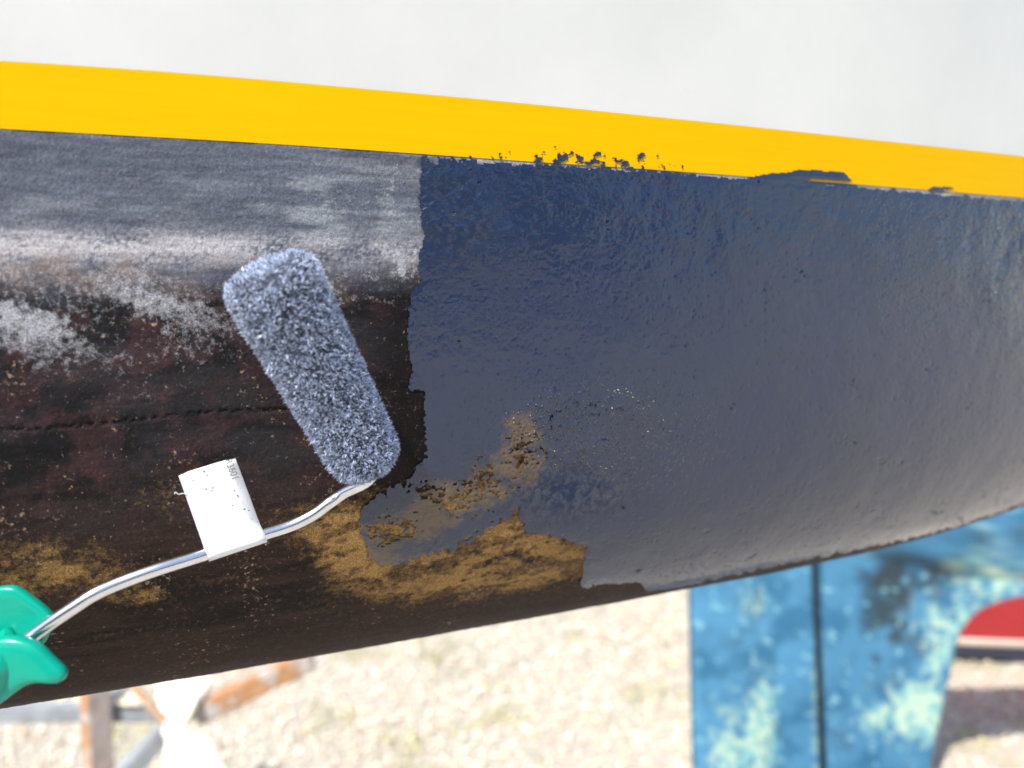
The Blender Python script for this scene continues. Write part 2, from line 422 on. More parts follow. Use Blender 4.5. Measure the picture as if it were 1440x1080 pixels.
# far side mirrored through the centre plane
def mirror(P):
    w = (P - C0) @ M_; return P + 2 * (WC - w)[..., None] * M_
tops = link('topside', mesh_np('topside', P.reshape(-1, 3), grid_faces(n, len(s_all), flip=True)), m_white, boat)
P2 = mirror(side_grid(s_all, lambda s: 0 + FB * tt, n, 0))
link('topside', mesh_np('topside', P2.reshape(-1, 3), grid_faces(n, len(s_all))), m_white, boat)
D2 = np.stack([PF[-1], mirror(PF[-1])]); 
link('deck', mesh_np('deck', D2.reshape(-1, 3), grid_faces(2, len(s_all), flip=True)), m_white, boat)

# old bottom
def bottom_mesh(svals, thv, relief=True):
    s = svals[None] + 0 * thv[:, None]; th = thv[:, None] + 0 * s
    px, py = hull_px(s, th); off = old_relief(px, py) if relief else 0 * s
    off = off * ss(0, .02, th)
    P = surf(s, th, off); c, wr = old_colour(px, py)
    F = grid_faces(len(thv), len(svals), flip=True)
    me = mesh_np('old_bottom', P.reshape(-1, 3), F); vcol(me, 'paint', c.reshape(-1, 3)); vcol(me, 'wear', wr.reshape(-1, 3)); return me
thA = np.linspace(0, R(89.9), 520)
SA, SB = -.30, .20
o = link('old_bottom', bottom_mesh(np.linspace(SA, SB, 760), thA), m_old, boat); o['label'] = 'worn grey, black and ochre old bottom paint'
thC = R(89.9) * np.linspace(0, 1, 140) ** 1.7
link('old_bottom', bottom_mesh(np.linspace(-1.7, SA, 120), thC), m_old, boat)
link('old_bottom', bottom_mesh(np.linspace(SB, S_END, 260), thC), m_old, boat)
# flat of the bottom to the centre plane, and the far half
s = s_all; e0 = surf(s, np.full(s.shape, R(89.9)))
wv = (e0 - C0) @ M_
rows = [e0 + (f_ * (WC - wv))[:, None] * M_ - np.array([0, 0, .03]) * f_ for f_ in np.linspace(0, 1, 6)]
B = np.stack(rows); far = [mirror(r_) for r_ in rows[-2::-1]]
fars = [mirror(surf(s, np.full(s.shape, a))) for a in np.linspace(R(85), 0, 14)]
B = np.concatenate([B, np.stack(far), np.stack(fars)])
me = mesh_np('bottom_plating', B.reshape(-1, 3), grid_faces(len(B), len(s), flip=True))
vcol(me, 'paint', np.tile(lin((60, 46, 40)), (B.shape[0] * B.shape[1], 1))); link('bottom_plating', me, m_old, boat)

# wet coat
sW = np.concatenate([np.linspace(-.115, .45, 860), np.linspace(.452, .80, 130)])
tW = np.concatenate([np.linspace(-.012, 0, 22)[:-1], np.linspace(0, R(89.5), 540)])   # negative: metres above the stripe's lower edge
s = sW[None] + 0 * tW[:, None]; t = tW[:, None] + 0 * s
thp = np.maximum(t, 0); upm = np.maximum(-t, 0)
px, py = hull_px(s, thp)
Pu = place(s, w0(s) - .05 * upm - .0003, zst(s) + upm); pxu, pyu = proj(Pu)
px = np.where(t < 0, pxu, px); py = np.where(t < 0, pyu, py)
m = wet_mask(px, py)
thick = .00012 + .00045 * ss(0, 10, m)
P = np.where((t < 0)[..., None], Pu - M_ * (thick + .00025)[..., None], surf(s, thp, thick + .0005 * ss(0, .01, thp) + .00055 * ss(.03, 0, thp)))
# slide the rim vertices onto the edge of the coat
gy, gx = np.gradient(m); 
mc = .25 * (m[:-1, :-1] + m[1:, :-1] + m[:-1, 1:] + m[1:, 1:])
keep = mc > 0
F = grid_faces(len(tW), len(sW), flip=True).reshape(len(tW) - 1, len(sW) - 1, 4)[keep]
ripple = .03 + 1.0 * blob(px, py, 645, 285, 62, 62) + .55 * blob(px, py, 640, 350, 60, 40) + .9 * blob(px, py, 795, 690, 85, 42) + 1.0 * blob(px, py, 825, 605, 85, 50) + .22 * blob(px, py, 1150, 310, 300, 80) + .8 * ss(1290, 1440, px) * ss(560, 330, py) + .15 * blob(px, py, 860, 250, 150, 40)
ripple = np.clip(ripple * (.7 + .6 * fbm(px, py, 60, 3, 91)), 0, 1)
thin = np.clip(1.1 * np.exp(-(polydist(px, py, [(735, 610), (722, 660), (640, 700), (530, 770)], False) / 42) ** 2) * (.3 + 1.1 * fbm(px + .8 * py, py - .4 * px, 30, 4, 92, 3)) + ss(8, 1, m) * .2 * (py > 560), 0, 1)
dark_refl = np.clip(1.1 * blob(px, py, 640, 285, 62, 60) + .45 * blob(px, py, 640, 345, 60, 40) + .95 * blob(px, py, 790, 690, 85, 40), 0, .92)  # gloss coat taken away in patches, imitating a dark reflection
nibs = np.clip(1.1 * blob(px, py, 818, 602, 75, 42) + .3 * blob(px, py, 860, 610, 120, 60) + .9 * ss(1370, 1440, px) * ss(520, 330, py) + .22 * ss(1180, 1300, px) * ss(520, 380, py), 0, 1) * ss(.30, .5, fbm(px, py, 12, 3, 95))
V, F, rpl, thn, drefl, nbs = compact(P.reshape(-1, 3), F, ripple.ravel(), thin.ravel(), dark_refl.ravel(), nibs.ravel())
me = mesh_np('wet_paint', V, F); vval(me, 'ripple', rpl); vval(me, 'thin', thn); vval(me, 'dark_refl', drefl); vval(me, 'nibs', nbs)
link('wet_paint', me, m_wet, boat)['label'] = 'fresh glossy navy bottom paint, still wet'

# ================================================================= PAINT ROLLER
m_green = simple('green_plastic', (.0, .37, .26), .28, .06, 20, .0001, 300, Subsurface_Weight=0.15, spec=.5)
m_wire = simple('bright_steel', (.78, .79, .81), .2, .06, 200, .00004, 500, metal=1)
m_label = simple('white_label', (.82, .84, .87), .38, .02, 40)
m_ink = simple('grey_ink', (.10, .10, .12), .6, .1, 300)
roller = empty('paint_roller', at(440, 520, .34)); 
tag(roller, 'small fuzzy blue paint roller on bent wire with green plastic handle', 'paint roller')
Rt = at(371, 375, .322); Rb = at(522, 658, .361)          # ends of the sleeve's axis
ax = Rb - Rt; Lr = np.linalg.norm(ax); ax /= Lr
e1 = np.cross(ax, [0, 0, 1.]); e1 /= np.linalg.norm(e1); e2 = np.cross(ax, e1)
r_top, r_bot = .0194, .0154
def sleeve_r(h):                                          # h metres along the axis from the upper end
    base = r_top + (r_bot - r_top) * h / Lr
    rd = .0085; d = np.minimum(h, Lr - h)
    k_ = np.clip(d / rd, 0, 1)
    return base - rd * (1 - np.sqrt(np.maximum(1 - (1 - k_) ** 2, 0)))
hs = np.concatenate([np.linspace(0, .0085, 10) ** 1, np.linspace(.011, Lr - .011, 40), np.linspace(Lr - .0085, Lr, 10)])
an = np.linspace(0, 2 * math.pi, 65)[:-1]
V = [Rt + ax * 0.0]
ring = Rt + hs[:, None, None] * ax + sleeve_r(hs)[:, None, None] * (np.cos(an)[None, :, None] * e1 + np.sin(an)[None, :, None] * e2)
bm = bmesh.new(); rings = [[bm.verts.new(tuple(p)) for p in r_] for r_ in ring]
for i in range(len(rings) - 1):
    for j in range(64): bm.faces.new((rings[i][j], rings[i][(j + 1) % 64], rings[i + 1][(j + 1) % 64], rings[i + 1][j]))
bm.faces.new(rings[0][::-1]); bm.faces.new(rings[-1])
m_core = simple('paint_soaked_foam', (.020, .026, .045), .55, .4, 900, .0008, 1100)
sleeve = bm_obj('sleeve', bm, m_core, roller, True)
# nap
NF = 120000
hq = rng.random(NF) * (Lr + .012) - .006
aq = rng.random(NF) * 2 * math.pi
hc = np.clip(hq, 0.0002, Lr - .0002)
endt = (hq < 0); endb = hq > Lr
rad = sleeve_r(hc)
rad = np.where(endt | endb, (r_top - .0085) * np.sqrt(rng.random(NF)), rad)
radial = np.cos(aq)[:, None] * e1 + np.sin(aq)[:, None] * e2
d = np.minimum(hc, Lr - hc); k_ = np.clip(1 - d / .0085, 0, 1)
sgn = np.where(hc < Lr / 2, -1., 1.)
nrm = radial * np.sqrt(1 - np.minimum(k_, .999) ** 2)[:, None] + ax * (sgn * k_)[:, None]
nrm = np.where((endt | endb)[:, None], ax * sgn[:, None], nrm)
root = Rt + hc[:, None] * ax + rad[:, None] * radial - nrm * .0006
clump = fbm(hc * 3000, aq * 57, 9, 3, 101); 
dirv = nrm * .8 + rng.normal(size=(NF, 3)) * .62
dirv /= np.linalg.norm(dirv, axis=1, keepdims=True)
d2 = dirv * .55 + rng.normal(size=(NF, 3)) * .65; d2 /= np.linalg.norm(d2, axis=1, keepdims=True)
Lf = (.0016 + .0016 * rng.random(NF)) * (.72 + .55 * clump)
face = np.clip(-(nrm[:, 1]), 0, 1)                      # pits where the nap is shorter
pit = fbm(hc * 3200, aq * 19.0 * 3.2 / 1.0, 3.4, 3, 103, 1.0, .6)
Lf = np.where(pit > .52, Lf * .35, Lf)
p1 = root + dirv * (Lf * .55)[:, None]; p2 = p1 + d2 * (Lf * .5)[:, None]
wd = np.cross(dirv, rng.normal(size=(NF, 3))); wd /= np.linalg.norm(wd, axis=1, keepdims=True)
wf = (.00012 + .00012 * rng.random(NF))[:, None]
V = np.stack([root - wd * wf, root + wd * wf, p1 + wd * wf * .9, p1 - wd * wf * .9, p2], 1).reshape(-1, 3)
b0 = np.arange(NF)[:, None] * 5
F3 = np.concatenate([b0 + [0, 1, 2], b0 + [0, 2, 3], b0 + [3, 2, 4]])
fc = np.empty((NF, 3)); lightf = rng.random(NF)
pale = np.array([.68, .78, 1.0]); dark_ = np.array([.030, .038, .065])
tmix = ss(.02, .36, lightf * .75 + .5 * (clump - .4))
tmix = np.where(pit > .53, tmix * .05, tmix)  # pit fibres coloured near-black, imitating the shade between fibres
fc = dark_ * (1 - tmix[:, None]) + pale * tmix[:, None] * (.55 + .75 * rng.random(NF))[:, None]
me = mesh_np('nap', V, F3); vcol(me, 'fibre', np.repeat(fc, 5, 0))
k = NT('nap_fibres'); k.set(Base_Color=k.attr('fibre').outputs['Color'], Roughness=.3, spec=.6); m_nap = k.m
tag(link('nap', me, m_nap, sleeve, False), kind='stuff')

def tube(name, pts, rad, m, parent, nseg=14, sub=6, flat=1.0):
    """round rod through the points, smoothed"""
    pts = [np.array(p, float) for p in pts]; path = []
    n_ = len(pts)
    for i in range(n_ - 1):
        p0, p1, p2, p3 = pts[max(i - 1, 0)], pts[i], pts[i + 1], pts[min(i + 2, n_ - 1)]
        for t in np.linspace(0, 1, sub, endpoint=False):
            path.append(.5 * (2 * p1 + (p2 - p0) * t + (2 * p0 - 5 * p1 + 4 * p2 - p3) * t * t + (3 * p1 - p0 - 3 * p2 + p3) * t ** 3))
    path.append(pts[-1]); path = np.array(path)
    tg = np.gradient(path, axis=0); tg /= np.linalg.norm(tg, axis=1, keepdims=True)
    up = np.array([0, 0, 1.]); bm = bmesh.new(); rs = []
    for p, t in zip(path, tg):
        a = np.cross(t, up); 
        if np.linalg.norm(a) < .05: a = np.cross(t, [1., 0, 0])
        a /= np.linalg.norm(a); b = np.cross(a, t)
        rs.append([bm.verts.new(tuple(p + rad * (math.cos(q) * a + flat * math.sin(q) * b))) for q in np.linspace(0, 2 * math.pi, nseg, endpoint=False)])
    for i in range(len(rs) - 1):
        for j in range(nseg): bm.faces.new((rs[i][j], rs[i][(j + 1) % nseg], rs[i + 1][(j + 1) % nseg], rs[i + 1][j]))
    bm.faces.new(rs[0][::-1]); bm.faces.new(rs[-1])
    return bm_obj(name, bm, m, parent, True)
wpts = [Rb - ax * .03, Rb + ax * .002, Rb + ax * .010 + (at(470, 702, 0.3574) - Rb) * .12, at(482, 694, 0.3650), at(462, 708, 0.3627), at(440, 724, 0.3606), at(412, 738, 0.3577), at(372, 751, 0.3523), at(330, 765, 0.3459), at(290, 779, 0.3405), at(220, 801, 0.3303), at(165, 821, 0.3235), at(132, 836, 0.3188), at(105, 853, 0.3158), at(75, 873, 0.3130), at(36, 901, 0.3096), at(0, 926, 0.3060)]
wpts = [wpts[0], wpts[1]] + wpts[3:]
tube('wire_frame', wpts, .0029, m_wire, roller, 16, 8)['label'] = 'bent shiny steel wire'

# folded paper label
def ribbon(corners, thick):
    """closed thin sheet through a grid of points rows x cols"""
    pass
c_tl, c_tr = at(251, 668, 0.3366), at(330, 643, 0.3434)
c_bl, c_br = at(291, 781, 0.3360), at(371, 751, 0.3483)
wdir = c_br - c_bl; wdir /= np.linalg.norm(wdir)
upd = (c_tl - c_bl); tn_ = np.cross(wdir, upd); tn_ /= np.linalg.norm(tn_)
if tn_[1] > 0: tn_ = -tn_                                     # towards the camera
def rounded(corners, rads, nn=6):
    out = []
    for i, c in enumerate(corners):
        a = corners[i - 1] - c; b = corners[(i + 1) % len(corners)] - c
        r_ = rads[i]
        pa = c + a / np.linalg.norm(a) * r_; pb = c + b / np.linalg.norm(b) * r_
        for t in np.linspace(0, 1, nn if r_ > 1e-6 else 1): out.append((1 - t) ** 2 * pa + 2 * t * (1 - t) * c + t * t * pb)
    return out
def slab(name, outline, nrm_, thick, m, parent, bev=.0, seg=2):
    bm = bmesh.new(); n_ = np.array(nrm_)
    f = bm.faces.new([bm.verts.new(tuple(p)) for p in outline])
    ex = bmesh.ops.extrude_face_region(bm, geom=[f])
    vs = [v for v in ex['geom'] if isinstance(v, bmesh.types.BMVert)]
    bmesh.ops.translate(bm, verts=vs, vec=tuple(-n_ * thick))
    if bev:
        es = [e for e in bm.edges if len(e.link_faces) == 2 and e.calc_face_angle(0) > .9]
        bmesh.ops.bevel(bm, geom=es, offset=bev, segments=seg, profile=.5, affect='EDGES')
    return bm_obj(name, bm, m, parent, False)
w_up = (c_tl - c_bl)
# the label is one strip folded round the wire: front leaf, fold, back leaf
prof = []
wc_l, wc_r = at(290, 778.5, 0.3407), at(370.5, 751, 0.3519)
uu = w_up - np.dot(w_up, wdir) * wdir; hl = np.linalg.norm(uu); uu /= hl
bmL = bmesh.new(); rows_ = []
hleaf_l, hleaf_r = np.linalg.norm(c_tl - c_bl), np.linalg.norm(c_tr - c_br)
for i in range(15):                                           # front leaf from its free end to the wire
    f_ = 1 - i / 14; rows_.append((f_, 'f'))
for i in range(1, 12): rows_.append((i / 12, 'w'))
for i in range(15): rows_.append((i / 14, 'b'))
strip = []
rw = .0038
for f_, kd in rows_:
    row = []
    for g_ in np.linspace(0, 1, 7):
        wcp = wc_l + (wc_r - wc_l) * g_
        top = c_tl + (c_tr - c_tl) * g_
        upv = top - wcp; hgt = np.linalg.norm(upv); upv /= hgt
        fr = np.cross(wdir, upv); fr /= np.linalg.norm(fr)
        if fr[1] > 0: fr = -fr
        if kd == 'f': bl = ss(0, .16, np.array(f_)); p = wcp + upv * hgt * f_ + fr * (rw * (1 - bl) + .0003 * bl)
        elif kd == 'w': a = math.pi / 2 - math.pi * f_; p = wcp + rw * (math.sin(a) * fr - math.cos(a) * upv)
        else: bl = ss(0, .16, np.array(f_)); p = wcp + upv * hgt * f_ - fr * (rw * (1 - bl) + .0003 * bl)
        p = p + fr * .0007 * math.sin(f_ * 2.2) * (g_ - .5) * 2
        cx = min(g_, 1 - g_) * 6
        row.append(p)
    strip.append(row)
strip = np.array(strip)
# clip the two free corners
strip[0, 0] += (strip[1, 0] - strip[0, 0]) * .15; strip[-1, 0] = strip[-1, 0] + (strip[-2, 0] - strip[-1, 0]) * .35
strip[0, -1] += (strip[1, -1] - strip[0, -1]) * .15; strip[-1, -1] = strip[-1, -1] + (strip[-2, -1] - strip[-1, -1]) * .35
me = mesh_np('label', strip.reshape(-1, 3), grid_faces(strip.shape[0], 7))
lab = link('paper_label', me, m_label, roller); lab['label'] = 'white folded paper label flecked with paint'
sm = lab.modifiers.new('thickness', 'SOLIDIFY'); sm.thickness = .00016; sm.offset = 0
fr_n = np.cross(wdir, uu); fr_n = fr_n if fr_n[1] < 0 else -fr_n
def on_label(px_, py_, lift=.0017):
    o_ = np.array([0, 0, H]); d_ = at(px_, py_, 1.) - o_
    mid = strip[3:10].reshape(-1, 3).mean(0)
    n_ = np.cross(strip[2, 6] - strip[2, 0], strip[11, 3] - strip[2, 3]); n_ /= np.linalg.norm(n_)
    if n_[1] > 0: n_ = -n_
    t_ = np.dot(mid + n_ * lift - o_, n_) / np.dot(d_, n_); return o_ + d_ * t_, n_
tx = bpy.data.curves.new('printed_code', 'FONT'); tx.body = 'R3601'; tx.size = 1; tx.extrude = 0
tob = bpy.data.objects.new('tmp_text', tx); col.objects.link(tob)
bpy.context.view_layer.update()
tme = bpy.data.meshes.new_from_object(tob.evaluated_get(bpy.context.evaluated_depsgraph_get()))
bpy.data.objects.remove(tob)
co = np.array([v.co[:] for v in tme.vertices]); co[:, 0] -= co[:, 0].min(); wT = co[:, 0].max(); hT = co[:, 1].max()
pS, nL = on_label(316.5, 648); pE, _ = on_label(326.5, 674); pU, _ = on_label(326, 644.5)
vx = (pE - pS) / wT; vy = (pU - pS) / hT
for v, c_ in zip(tme.vertices, co): v.co = tuple(pS + vx * c_[0] + vy * c_[1])
link('printed_code', tme, m_ink, lab, False)
bm = bmesh.new()
for (qx, qy, qr) in ((287, 663, 1.5), (290, 688, 1.1), (299, 686, 1.0), (298, 690, .9), (334, 697, 1.0), (330, 690, .9), (335, 699, .8), (344, 716, 1.3), (350, 718, 1.0), (272, 676, .8), (327, 711, .8)):
    p_, n_ = on_label(qx, qy, .0009); a_ = np.cross(n_, [0, 0, 1.]); a_ /= np.linalg.norm(a_); b_ = np.cross(n_, a_)
    r_ = qr * .00032; bm.faces.new([bm.verts.new(tuple(p_ + r_ * (math.cos(t) * a_ * (1 + .3 * random.random()) + math.sin(t) * b_))) for t in np.linspace(0, 2 * math.pi, 8, endpoint=False)])
tag(bm_obj('paint_fleck', bm, m_ink, lab), kind='stuff')
tube('label_thread', [at(262, 694, 0.3376), at(256, 694, 0.3369), at(251, 695, 0.3361), at(247, 692, 0.3357), at(245.5, 695, 0.3353)], .00018, m_label, lab, 6, 5)

# green handle: two guard wings, a socket that takes the wire and the grip beyond the frame
def wing(name, outline, bulge, thick, parent):
    """thick moulded plate through (px,py,depth) points, dished by bulge"""
    pts = [at(*p) for p in outline]
    cen = sum(pts) / len(pts); P3 = np.array(pts) - cen
    n_ = np.linalg.svd(P3)[2][2]; n_ = n_ if n_[1] < 0 else -n_
    P3 -= np.outer(P3 @ n_, n_)
    P3 = [cen + p for p in P3]
    # smooth the outline
    Q = []
    N_ = len(P3)
    for i in range(N_):
        p0, p1, p2, p3 = P3[i - 1], P3[i], P3[(i + 1) % N_], P3[(i + 2) % N_]
        for t in (0, .25, .5, .75): Q.append(.5 * (2 * p1 + (p2 - p0) * t + (2 * p0 - 5 * p1 + 4 * p2 - p3) * t * t + (3 * p1 - p0 - 3 * p2 + p3) * t ** 3))
    bm = bmesh.new(); rings_ = []
    for lv, sh in ((-.5, .90), (-.36, .97), (0, 1), (.36, .97), (.5, .90), (.5, .6), (.46, .3)):
        rings_.append([bm.verts.new(tuple(cen + (q - cen) * sh + n_ * (lv * thick + bulge * (1 - sh)))) for q in Q])
    for a_, b_ in zip(rings_, rings_[1:]):
        for j in range(len(Q)): bm.faces.new((a_[j], a_[(j + 1) % len(Q)], b_[(j + 1) % len(Q)], b_[j]))
    bm.faces.new(rings_[0][::-1]); bm.faces.new(rings_[-1])
    return bm_obj(name, bm, m_green, parent, True)
handle = tube('handle', [at(30, 912, 0.3095), at(8, 926, 0.3070), at(-40, 960, 0.2980), at(-120, 1030, .297), at(-260, 1150, .285), at(-330, 1210, .28)], .0105, m_green, roller, 20, 8)
handle['label'] = 'green plastic handle with flared finger guards'
wing('finger_guard', [(-60, 838, 0.3150), (-10, 826, 0.3150), (14, 824, 0.3150), (26, 828, 0.3150), (50, 843, 0.3160), (70, 858, 0.3170), (76, 868, 0.3170), (73, 884, 0.3170), (62, 905, 0.3160), (30, 925, 0.3140), (-40, 915, 0.3120)], -.001, .005, handle)
wing('finger_guard', [(-60, 905, 0.3020), (-10, 897, 0.3020), (18, 895, 0.3020), (42, 899, 0.3030), (58, 908, 0.3030), (78, 925, 0.3040), (93, 940, 0.3040), (95, 950, 0.3040), (86, 957, 0.3040), (64, 957, 0.3030), (42, 961, 0.3020), (20, 975, 0.3010), (0, 990, 0.3000), (-40, 1015, 0.3000), (-70, 960, 0.3000)], .002, .006, handle)

# ================================================================= GROUND
k = NT('gravel_bed'); f = k.noise(40, 6, .7); f3 = k.noise(1.1, 4)
cg = k.ramp(f, [(.3, (.46, .41, .33)), (.55, (.60, .54, .45)), (.75, (.72, .67, .58))])
cg = k.mix(k.ramp(f3, [(.55, 0), (.75, .35)]), cg, (.36, .33, .22))
k.set(Base_Color=cg, Roughness=.9, Normal=k.bump(k.noise(70, 4, .7), .01)); m_ground = k.m
xs = np.linspace(-1, 1, 61); xs = np.sign(xs) * np.abs(xs) ** 3 * 300
gx_, gy_ = np.meshgrid(xs, xs)
gz = .012 * (fbm(gx_ * 40 + 999, gy_ * 40 + 999, 60, 3, 111) - .5)
link('ground', mesh_np('ground', np.stack([gx_, gy_, gz - .012], -1).reshape(-1, 3), grid_faces(61, 61)), m_ground)['kind'] = 'structure'
# loose stones over the stretch the camera sees
ico = bmesh.new(); bmesh.ops.create_icosphere(ico, subdivisions=1, radius=1)
iv = np.array([v.co[:] for v in ico.verts]); ifc = np.array([[v.index for v in f.verts] for f in ico.faces]); ico.free()
NS = 56000
yy = 2.1 + 3.6 * rng.random(NS * 2) ** 1.0; xx = (rng.random(NS * 2) * 2 - 1) * .78 * yy
acc = rng.random(NS * 2) < np.clip(yy / 5.7, .0, 1); yy, xx = yy[acc][:NS], xx[acc][:NS]; NS = len(yy)
sz = (.0045 + .0060 * rng.random(NS) ** 2)
sq = np.stack([sz * (.8 + .5 * rng.random(NS)), sz * (.8 + .5 * rng.random(NS)), sz * (.5 + .4 * rng.random(NS))], 1)
ang = rng.random(NS) * 6.283
vv = iv[None] * (1 + .25 * rng.normal(size=(NS, len(iv), 1)).clip(-1, 1)) * sq[:, None]
ca_, sa_ = np.cos(ang)[:, None], np.sin(ang)[:, None]
vv = np.stack([vv[..., 0] * ca_ - vv[..., 1] * sa_, vv[..., 0] * sa_ + vv[..., 1] * ca_, vv[..., 2]], -1) + np.stack([xx, yy, sz * .35 - .008], -1)[:, None]
pal = np.array([[.78, .72, .62], [.80, .77, .70], [.66, .57, .46], [.72, .64, .52], [.55, .52, .48], [.84, .82, .77], [.60, .45, .34], [.68, .66, .63]])
gc = 1.06 * np.array([1.06, 1.02, .94]) * pal[rng.choice(8, NS, p=[.22, .2, .13, .16, .08, .12, .04, .05])] * (.85 + .3 * rng.random((NS, 1)))
gc = np.where((fbm(xx * 60 + 500, yy * 60, 14, 3, 113) > .70)[:, None], gc * [.75, .78, .6], gc)
me = mesh_np('gravel', vv.reshape(-1, 3), (ifc[None] + (np.arange(NS) * len(iv))[:, None, None]).reshape(-1, 3))
vcol(me, 'stone', np.repeat(np.clip(gc, 0, .9), len(iv), 0))
k = NT('gravel_stones'); k.set(Base_Color=k.attr('stone').outputs['Color'], Roughness=.8)
tag(link('gravel', me, k.m, None, False), 'pale cream and tan gravel covering the yard', 'gravel', kind='stuff')
# sparse weeds
bm = bmesh.new()
for i in range(420):
    cxy = random.choice([(1.0, 3.35), (.55, 3.1), (.25, 3.45), (.75, 2.75), (-.2, 2.9)])
    x_, y_ = random.gauss(cxy[0], .16), random.gauss(cxy[1], .1); hh = .012 + .02 * random.random(); a_ = random.random() * 6.28
    dx, dy = math.cos(a_) * .003, math.sin(a_) * .003
    bm.faces.new([bm.verts.new(p) for p in ((x_ - dx, y_ - dy, -.004), (x_ + dx, y_ + dy, -.004), (x_ + random.gauss(0, .012), y_ + random.gauss(0, .012), hh))])
tag(bm_obj('weeds', bm, simple('weed_green', (.16, .22, .06), .7, .3, 60)), 'sparse yellow-green weeds poking through the gravel', 'weeds', kind='stuff')

# ================================================================= BLUE BOAT: rudder, skeg and after body
DB = 2.08
def blue_colour(px, py):
    N = lambda sc_, o=4, sd=1, ax=1., g=.6: fbm(px, py, sc_, o, sd, ax, g)
    c = np.broadcast_to(lin((78, 136, 172)), px.shape + (3,)).copy()
    c = mixc(c, lin((88, 152, 190)), ss(.4, .7, N(70, 4, 201)) * ss(1180, 1080, px) * .8)
    c = mixc(c, lin((46, 104, 140)), ss(.45, .75, N(60, 4, 202)) * .7)
    dens = 1.1 * blob(px, py, 1255, 870, 50, 60) + .8 * blob(px, py, 1340, 800, 60, 30) + .8 * blob(px, py, 1250, 800, 60, 35) + .7 * blob(px, py, 1400, 750, 90, 18) + .5 * blob(px, py, 1240, 935, 45, 30) + .5 * blob(px, py, 1060, 850, 20, 25) + .5 * blob(px, py, 1045, 905, 22, 20) + .35 * blob(px, py, 1190, 1040, 50, 40)
    dk = ss(.44, .66, .6 * N(26, 5, 203) + .4 * N(70, 3, 204) + .25 * dens - .12) * np.clip(dens, 0, 1)
    c = mixc(c, lin((50, 60, 62)), dk * .9)
    pd = 1.2 * blob(px, py, 1020, 1060, 26, 60) + 1.3 * blob(px, py, 1070, 1030, 24, 80) + .8 * blob(px, py, 1060, 850, 22, 26) + .9 * blob(px, py, 1335, 880, 55, 40) * (py < 960) + 1.0 * blob(px, py, 1400, 805, 60, 40) + 1.1 * blob(px, py, 1300, 1000, 40, 50) + .8 * blob(px, py, 1270, 1000, 50, 35) + .6 * blob(px, py, 1320, 930, 20, 30) + .55 * blob(px, py, 1220, 1010, 40, 14) + .5 * ss(14, 4, np.abs(px - 1150)) * ss(840, 900, py)
    pm = ss(.46, .60, .5 * N(14, 4, 205, .4) + .5 * N(40, 4, 206, .4) + .38 * pd - .26) * np.clip(pd * 1.2, 0, 1)
    c = mixc(c, lin((146, 198, 192)), pm * .85)
    c = mixc(c, lin((206, 226, 196)), ss(.5, .68, N(12, 3, 207) + .2 * pd - .15) * np.clip(pd, 0, 1) * .75)
    fl = ss(.76, .84, N(15, 3, 208)); c = mixc(c, lin((150, 205, 215)), fl * .7)
    return c
k = NT('blue_antifouling'); cb = k.mix(.35, k.attr('paint').outputs['Color'], k.ramp(k.noise(160, 4), [(.3, .7), (.7, 1.25)]), 'MULTIPLY')
k.set(Base_Color=cb, Roughness=.6, spec=.3, Normal=k.bump(k.noise(90, 4), .002)); m_blue = k.m
blue = empty('blue_sailboat', (1.2, DB, 0)); tag(blue, 'boat with weathered blue rudder and skeg, pale green patches showing', 'boat')
def foil(name, left, right, ys, tl, tr, half, nx=44):
    """upright foil between two edge curves given in photo pixels at the boat's centre plane; both faces and rounded edges"""
    rows_ = []
    for y in ys:
        xl, xr = np.interp(y, *left), np.interp(y, *right)
        f_ = np.linspace(0, 1, nx)
        pr = half * np.minimum(1, np.minimum((f_ * (xr - xl) / tl).clip(0, 1) ** .5 if tl else 1, ((1 - f_) * (xr - xl) / tr).clip(0, 1) ** .5 if tr else 1))
        fr_ = np.array([at(x, y, DB) for x in xl + (xr - xl) * f_])
        a_ = fr_ - np.outer(pr, [0, 1, 0]); b_ = fr_ + np.outer(pr, [0, 1, 0])
        rows_.append(np.concatenate([a_, b_[::-1]]))
    V = np.array(rows_); nr, nc = V.shape[:2]
    i = np.arange(nr * nc).reshape(nr, nc); j = np.roll(i, -1, 1)
    F = np.stack([i[:-1], j[:-1], j[1:], i[1:]], -1).reshape(-1, 4)
    Vf = V.reshape(-1, 3); me = mesh_np(name, Vf, F); px_, py_ = proj(Vf)
    vcol(me, 'paint', blue_colour(px_, py_)); return link(name, me, m_blue, blue)
ysr = np.linspace(690, 1094, 120)
foil('rudder', ([600, 800, 1080, 1230], [962, 967, 973, 978]), ([600, 800, 1080, 1230], [1135, 1142, 1153, 1159]), ysr, 14, 6, .022)
foil('skeg', ([600, 800, 1080, 1230], [1138, 1145, 1157, 1163]), ([600, 700, 800, 831, 834, 839, 850, 865, 882, 900, 940, 1000, 1080, 1230], [1620, 1560, 1500, 1455, 1432, 1408, 1380, 1362, 1350, 1343, 1335, 1322, 1305, 1275]), np.concatenate([np.linspace(690, 828, 30), np.linspace(830, 905, 60), np.linspace(908, 1094, 50)]), 6, 10, .034)
tube('gap_shade_filler', [at(1135, 700, DB + .004), at(1142, 800, DB + .004), at(1152.5, 1085, DB + .004)], .013, simple('dark_gap', (.02, .025, .03), .8, .2, 30), blue, 10, 4)  # near-black filler behind the seam, standing in for the gap's shade
